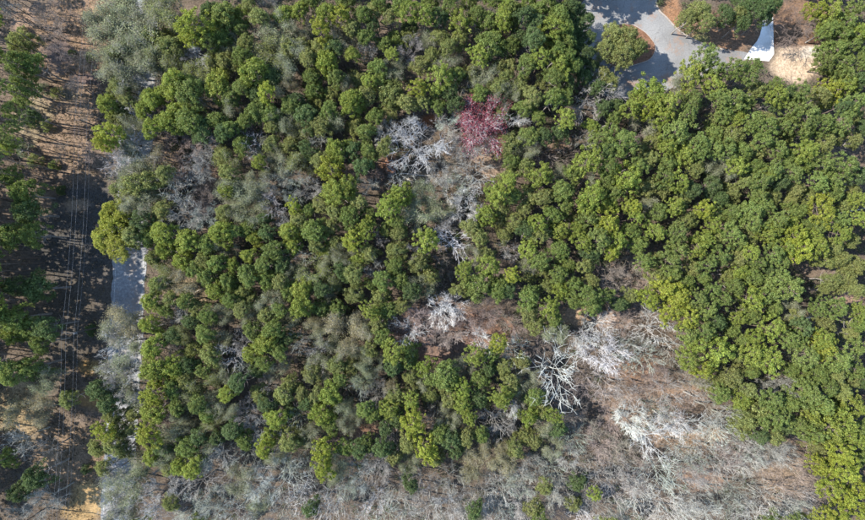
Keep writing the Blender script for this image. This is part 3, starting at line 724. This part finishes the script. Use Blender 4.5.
for i, (key, x, y, r) in enumerate(TREES):
    lab = labels[i]
    if key[0] == 'P':
        e = put_leafy('P', x, y, r, COLR[key[1]], h=(5.5 if (x, y) == (28, 115) else None)); tag(e, lab, 'pine tree', GROUPS['P'])
    elif key[0] == 'Y':
        e = put_leafy('E', x, y, r, COLR[key[1]], name='young_tree'); tag(e, lab, 'young tree', GROUPS['Y'])
    elif key[0] == 'E':
        e = put_leafy('E', x, y, r, COLR[key[1]]); tag(e, lab, 'evergreen tree', GROUPS['E'])
    elif key[0] == 'O':
        if key == 'Op' or key == 'Os' or (key == 'Oo' and x < 350 and int(x) % 2 and x > 128):
            k = int(tg.integers(4)); bc = jitter_col((.16, .15, .125), tg)
            e = put_bare(x, y, r, bc, 'g', k=k, leaves=('crown', SPARSE[k], jitter_col(COLR[key[1]], tg)))
            e.name = 'oak_tree'
        else:
            e = put_leafy('O', x, y, r, (.195, .208, .036) if x < 128 and 205 < y < 255 else COLR[key[1]])
        tag(e, lab, 'oak tree', GROUPS['O'])
    elif key == 'Rm':
        e = put_bare(x, y, r, (.22, .20, .195, 1), 'w', k=4, leaves=('crown', BUDS, (.100, .022, .029, 1)))
        e.name = 'maple_tree'; tag(e, lab, 'maple tree')
    else:
        base = {'Bw': (.245, .238, .218) if in_poly(BAREZONE, x, y) else (.20, .196, .186), 'Bg': (.165, .157, .138), 'Bk': (.122, .098, .083)}[key]
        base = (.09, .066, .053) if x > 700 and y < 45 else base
        if tg.random() < .22: base = (base[0] * .95, base[1] * 1.06, base[2] * .98)     # lichen
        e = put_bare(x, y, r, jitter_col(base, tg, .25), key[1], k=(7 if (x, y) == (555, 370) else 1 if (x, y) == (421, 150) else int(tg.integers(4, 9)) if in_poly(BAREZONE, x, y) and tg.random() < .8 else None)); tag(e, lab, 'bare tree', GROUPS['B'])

for i, (x, y, h) in enumerate(sorted(ROW, key=lambda q: q[1])):
    e = put_leafy('P', 0, 0, (5.5 if y < 185 else 8) + (i * 7 % 4), COLR['m' if i % 3 else 'g'], h=h + (3 if y < 185 else 0), base=(x, y))
    tag(e, f'tall leaning-away pine trunk along the power-line cut, {ORD[i].strip() if i else "first"} from the top', 'pine tree', 'tall pines along the cut')

# ------------------------------------------------------------------ woodland past the picture's edge (one mass; its shade reaches into view)
def mesh_arrays(me):
    V = np.empty(len(me.vertices) * 3, np.float32); me.vertices.foreach_get('co', V)
    F = np.empty(len(me.loops), np.int32); me.loops.foreach_get('vertex_index', F)
    return V.reshape(-1, 3), F.reshape(-1, 4)
PA = [mesh_arrays(pine_crown(160 + i, 14, .085)) for i in range(6)]; TA = [mesh_arrays(p_) for p_ in PTRUNK]
eg = np.random.default_rng(77)
crown_parts, trunk_parts = [], []
def edge_tree(bx, by, h, R):
    X, Y = at(bx, by)
    V, F = PA[int(eg.integers(6))]; crown_parts.append((V * [R, R, R * 1.1] + [X, Y, h], F))
    V, F = TA[int(eg.integers(4))]; trunk_parts.append((V * [1, 1, h / 14 * .96] + [X, Y, 0], F))
for y in np.arange(-20, 540, 13):
    dense = 165 < y < 335 or 345 < y < 385 or 425 < y < 478
    for x in np.arange(-95, 20, 15):
        if dense and eg.random() < .28: continue
        if not dense and eg.random() < (.74 if y < 170 else .75): continue
        edge_tree(x + eg.uniform(-6, 6), y + eg.uniform(-6, 6), eg.uniform(16, 21), eg.uniform(2.0, 2.9) * (.55 if y < 170 else 1))
for x in np.arange(160, 950, 17):
    for y in (-22, -6):
        if 583 < x < 670 or 735 < x < 800: continue
        b = 432.5 + (x - 432.5) * .9
        edge_tree(b + eg.uniform(-5, 5), y + 18 + eg.uniform(-5, 5) - 26, eg.uniform(12, 15) + (6 if 480 < x < 590 else 0), eg.uniform(1.8, 2.5))
    if x > 830:
        for y in (540,): edge_tree(x, y, 13, 2.2)
for y in np.arange(0, 530, 17):
    for x in (878, 896): edge_tree(x - 18 + eg.uniform(-5, 5), 260 + (y - 260) * .9 + eg.uniform(-5, 5), eg.uniform(12, 15), eg.uniform(1.8, 2.5))
for q in ((40, 258), (44, 270), (36, 282), (42, 294), (47, 303), (38, 246)): edge_tree(*q, eg.uniform(18, 20), 2.7)
for q in ((575, -12), (586, -24), (562, -8), (595, -34), (560, 6), (572, -28), (548, -4), (583, -40), (540, -14), (552, -18), (566, -18), (578, -4), (590, -16)): edge_tree(*q, eg.uniform(15, 19), 2.7)
V, F = stack(crown_parts)
wd = link_mesh('woodland_edge', mesh_np('woodland_edge', V, F, M_LEAF)); wd.color = (.07, .105, .025, 1)
tag(wd, 'mixed green pine wood carrying on past the edges of the picture', 'woodland', kind='stuff')
V, F = stack(trunk_parts)
link_mesh('trunk', mesh_np('woodland_trunks', V, F, M_PINEBARK), wd)

# ------------------------------------------------------------------ undergrowth, brushwood and grass
ug = np.random.default_rng(31)
def inside(poly, x, y):
    P = np.array(poly); r = np.zeros(x.shape, bool); j = len(P) - 1
    for i in range(len(P)):
        c = ((P[i, 1] > y) != (P[j, 1] > y)) & (x < (P[j, 0] - P[i, 0]) * (y - P[i, 1]) / (P[j, 1] - P[i, 1] + 1e-9) + P[i, 0])
        r ^= c; j = i
    return r
def free_of_paving(x, y):
    m_ = (x > road_left(y) - 3) & (x < road_left(y) + 31)
    m_ |= inside(outer, x, y) & ~inside(ISL, x, y)
    m_ |= (x > 743) & (x < 777) & (y < 61)
    m_ |= (x > 774) & (x < 824) & (y > 44) & (y < 76)
    return ~m_
LX = 432.5; 
def scatter(n, x0, x1, y0, y1):
    x = ug.uniform(x0, x1, n); y = ug.uniform(y0, y1, n)
    k = free_of_paving(x, y); x, y = x[k], y[k]
    z = np.zeros(len(x))
    X = (x - 432.5) * CAM_H / F_PX; Y = (260 - y) * CAM_H / F_PX
    return x, y, X, Y, ground_h(X, Y)
# leafy undergrowth: low shrubs
x, y, X, Y, Z = scatter(13000, 40, 900, -30, 550)
keep = (smooth_noise(X + 500, Y + 500, 21, 6.0) > .34) & (x > road_left(y) + 33) & (~inside(BAREZONE, x, y) | (ug.random(len(x)) < .3))
for q in SOIL_SHADE:
    if q[5] > .82: keep &= ((x - q[0]) / q[2]) ** 2 + ((y - q[1]) / q[3]) ** 2 > 1.0
x, y, X, Y, Z = [a[keep] for a in (x, y, X, Y, Z)]
nper = 40
h = ug.uniform(.5, 1.0, len(X)) * np.where(ug.random(len(X)) < .4, 3.2, 1.6); rr = ug.uniform(.5, 1.2, len(X))
d = norm(ug.normal(size=(len(X), nper, 3)) + [0, 0, .4])
C = np.stack([X, Y, Z + h * .55], 1)[:, None, :] + d * np.stack([rr, rr, h * .5], 1)[:, None, :] * ug.uniform(.5, 1, (len(X), nper, 1))
C = C.reshape(-1, 3); Nn = norm(d.reshape(-1, 3) + ug.normal(size=C.shape) * .6)
V, F = leaf_quads(C, Nn, ug.uniform(.07, .17, len(C)), ug.uniform(.5, .8, len(C)), ug)
o = link_mesh('undergrowth', mesh_np('undergrowth', V, F, M_LEAF)); o.color = (.055, .072, .028, 1)
tag(o, 'low leafy green undergrowth covering the floor of the wood', 'undergrowth', kind='stuff')

# brushwood: bare stems and fallen twigs
x, y, X, Y, Z = scatter(26000, 40, 900, -30, 550)
dens = .25 + .45 * ((y > 380 - .0 * x) | ((x > 400) & (x < 690) & (y > 255))).astype(float)
keep = (ug.random(len(x)) < dens) & (x > road_left(y) + 32)
x, y, X, Y, Z = [a[keep] for a in (x, y, X, Y, Z)]
n = len(X)
P0 = np.stack([X, Y, Z], 1)
dirn = norm(ug.normal(size=(n, 3)) * [1, 1, .35] + np.stack([0 * X, 0 * X, ug.uniform(.0, 1.3, n)], 1)); dirn[:, 2] = np.abs(dirn[:, 2])
ln = ug.uniform(.7, 2.6, n)[:, None]
P1 = P0 + dirn * ln
mid = P0 + dirn * ln * .5
sd = norm(dirn + norm(ug.normal(size=(n, 3))) * .7)
P2 = mid + sd * ln * .55
V, F = stack([tubes(P0, P1, ug.uniform(.018, .04, n), np.full(n, .01)), tubes(mid, P2, np.full(n, .018), np.full(n, .008))])
o = link_mesh('brushwood', mesh_np('brushwood', V, F, M_BARK)); o.color = (.085, .070, .056, 1)
tag(o, 'tangled grey-brown brushwood and fallen twigs on the forest floor', 'brushwood', kind='stuff')

# dry grass of the power-line cut and the yard
x, y, X, Y, Z = scatter(26000, -30, 122, -30, 550)
keep = (x < road_left(y) - 4) & (smooth_noise(X + 500, Y + 500, 41, 3.5) > .38) & ((y < 175) | (y > 345) | (ug.random(len(x)) < .3))
x, y, X, Y, Z = [a[keep] for a in (x, y, X, Y, Z)]
n = len(X); P0 = np.stack([X, Y, Z], 1)
P0 = np.repeat(P0, 3, 0) + ug.normal(size=(n * 3, 3)) * [.12, .12, 0]
V, F = leaf_quads(P0 + [0, 0, .14], norm(ug.normal(size=P0.shape) + [0, 0, .5]), ug.uniform(.08, .24, len(P0)), ug.uniform(.2, .4, len(P0)), ug)
o = link_mesh('grass', mesh_np('grass', V, F, M_LEAF)); o.color = (.092, .072, .045, 1)
tag(o, 'dry straw-coloured grass tufts in the power-line cut', 'grass', kind='stuff')

# ------------------------------------------------------------------ low shrubs that can be told apart in the cut
SHR = [(28, 117, 9, 'm'), (45, 125, 7, 'o'), (12, 105, 7, 'o'), (55, 92, 7, 'o'), (88, 56, 5, 'm'), (70, 52, 4, 'o'), (33, 160, 9, 'o'), (22, 150, 8, 'p'),
       (60, 190, 6, 'd'), (90, 330, 7, 'd'), (52, 165, 6, 'm'), (98, 385, 8, 'd'), (70, 395, 6, 'm'), (85, 470, 6, 'd'), (20, 30, 6, 'o'), (42, 88, 6, 'p')]
for i, (x, y, r, c) in enumerate(sorted(SHR, key=lambda q: q[1])):
    h = .26 * r + .4
    X, Y = at(x, y, h * .6); R = r * (CAM_H - h) / F_PX
    e = empty('shrub', (X, Y, float(ground_h(np.array([X]), np.array([Y]))[0])))
    cr = link_mesh('crown', OAKS[i % 9], e); cr.location = (0, 0, h); cr.scale = (R, R, h * .75); cr.rotation_euler = (0, 0, i * 1.3)
    cr.color = jitter_col(COLR[c], tg)
    st = link_mesh('stem', OTRUNK[i % 4], e); st.scale = (.25, .25, h / 10.5)
    od = ['first', 'second', 'third', 'fourth', 'fifth', 'sixth', 'seventh', 'eighth', 'ninth', 'tenth', 'eleventh', 'twelfth', 'thirteenth', 'fourteenth', 'fifteenth', 'sixteenth'][i]
    tag(e, f'low {CNAME[c]} shrub on the power-line cut, {od} of the shrubs from the top', 'shrub', 'shrubs on the power-line cut')

# ------------------------------------------------------------------ power line
POLES = [(92, -98), (80, 120), (67, 334), (54, 552)]
ARM = 1.15; PH = 11.0
heads = []
for i, (x, y) in enumerate(POLES):
    X, Y = at(x, y, PH)
    heads.append((X, Y))
    e = empty('utility_pole', (X, Y, 0))
    V, F = tubes([(0, 0, -.5)], [(0, 0, PH)], [.17], [.11], 10)
    me = mesh_np('pole', V, F, M_WOOD); link_mesh('post', me, e)
    V, F = tubes([(-ARM - .1, .14, PH - .5)], [(ARM + .1, .14, PH - .5)], [.08], [.08], 4)
    link_mesh('crossarm', mesh_np('crossarm', V, F, M_WOOD), e)
    for s in (-1, -.3, 1):
        P = [(s * ARM, .14, PH - .45), (s * ARM, .14, PH - .33)]
        V, F = stack([tubes([P[0]], [P[1]], [.05], [.07], 8), tubes([P[1]], [(s * ARM, .14, PH - .2)], [.07], [.03], 8)])
        link_mesh('insulator', mesh_np('insulator', V, F, M_PORC), e)
    V, F = tubes([(.32, -.1, PH - 2.4), (.32, -.1, PH - 1.6)], [(.32, -.1, PH - 1.6), (.32, -.1, PH - 1.52)], [.2, .2], [.2, .08], 10)
    if i == 2: link_mesh('transformer', mesh_np('transformer', V, F, M_PORC), e)
    tag(e, ['wooden utility pole past the top edge of the cut', 'wooden utility pole with crossarm in the upper cut', 'wooden utility pole with crossarm in the dark shaded cut',
            'wooden utility pole past the bottom edge of the cut'][i], 'utility pole', 'utility poles of the power line')
for w, (s, dz, nm) in enumerate([(-1, -.2, 'left-hand'), (-.3, -.2, 'middle'), (1, -.2, 'right-hand'), (.1, -3.0, 'low neutral')]):
    P0, P1 = [], []
    for (a, b) in zip(heads[:-1], heads[1:]):
        pts = []
        for k in range(17):
            t = k / 16
            pts.append(((a[0] + (b[0] - a[0]) * t) + s * ARM, a[1] + (b[1] - a[1]) * t + .14, PH + dz - .9 * 4 * t * (1 - t)))
        P0 += pts[:-1]; P1 += pts[1:]
    V, F = tubes(P0, P1, np.full(len(P0), .010), np.full(len(P0), .010), 4)
    tag(link_mesh('power_cable', mesh_np('power_cable', V, F, M_WIRE)), f'{nm} thin grey power cable strung along the cut', 'power cable', 'cables of the power line')

# ------------------------------------------------------------------ fallen trunks
LOGS = [((150, 329), (200, 312), .2, 'long pale fallen trunk on the brush right of the road'), ((160, 339), (180, 331), .16, 'short pale fallen trunk below the long one right of the road'),
        ((172, 303), (203, 289), .15, 'dark fallen trunk above the long pale one right of the road'), ((812, 229), (838, 227), .17, 'pale fallen trunk among pines above the right-hand earth opening'),
        ((838, 213), (866, 208), .17, 'pale fallen trunk between pines at the right edge'), ((682, 391), (696, 397), .18, 'pale fallen trunk on the reddish earth of the bare slope'),
        ((400, 174), (432, 176), .15, 'grey fallen trunk below the spreading white bare tree'), ((780, 462), (768, 452), .15, 'white fallen trunk on the bare slope near the olive oak'),
        ((800, 318), (818, 317), .15, 'pale fallen trunk in the sandy gap between right-hand pines')]
for (a, b, r, lab) in LOGS:
    A = np.array([*at(*a), .5]); B = np.array([*at(*b), .9])
    e = empty('fallen_trunk', tuple(A - [0, 0, .4])); d = B - A; n = 6
    pts = [np.array([0, 0, .4]) + d * k / n + np.array([0, math.sin(k * 1.3) * .08, -.06 * k]) for k in range(n + 1)]
    V, F = tubes(pts[:-1], pts[1:], [r * (1 - .5 * k / n) for k in range(n)], [r * (1 - .5 * (k + 1) / n) for k in range(n)], 7)
    o = link_mesh('stem', mesh_np('log', V, F, M_BARK), e); o.color = (.27, .24, .20, 1)
    g = np.random.default_rng(int(a[0])); S0, S1 = [], []
    for k in range(9):
        q = pts[2 + k % 5]; S0.append(q); S1.append(q + g.normal(size=3) * .5 * [1, 1, .4] + d / np.linalg.norm(d) * .4)
    V, F = tubes(S0, S1, [.04] * 9, [.015] * 9, 4)
    o = link_mesh('branch_stubs', mesh_np('stubs', V, F, M_BARK), e); o.color = (.27, .24, .20, 1)
    tag(e, lab, 'fallen trunk', 'fallen trunks')
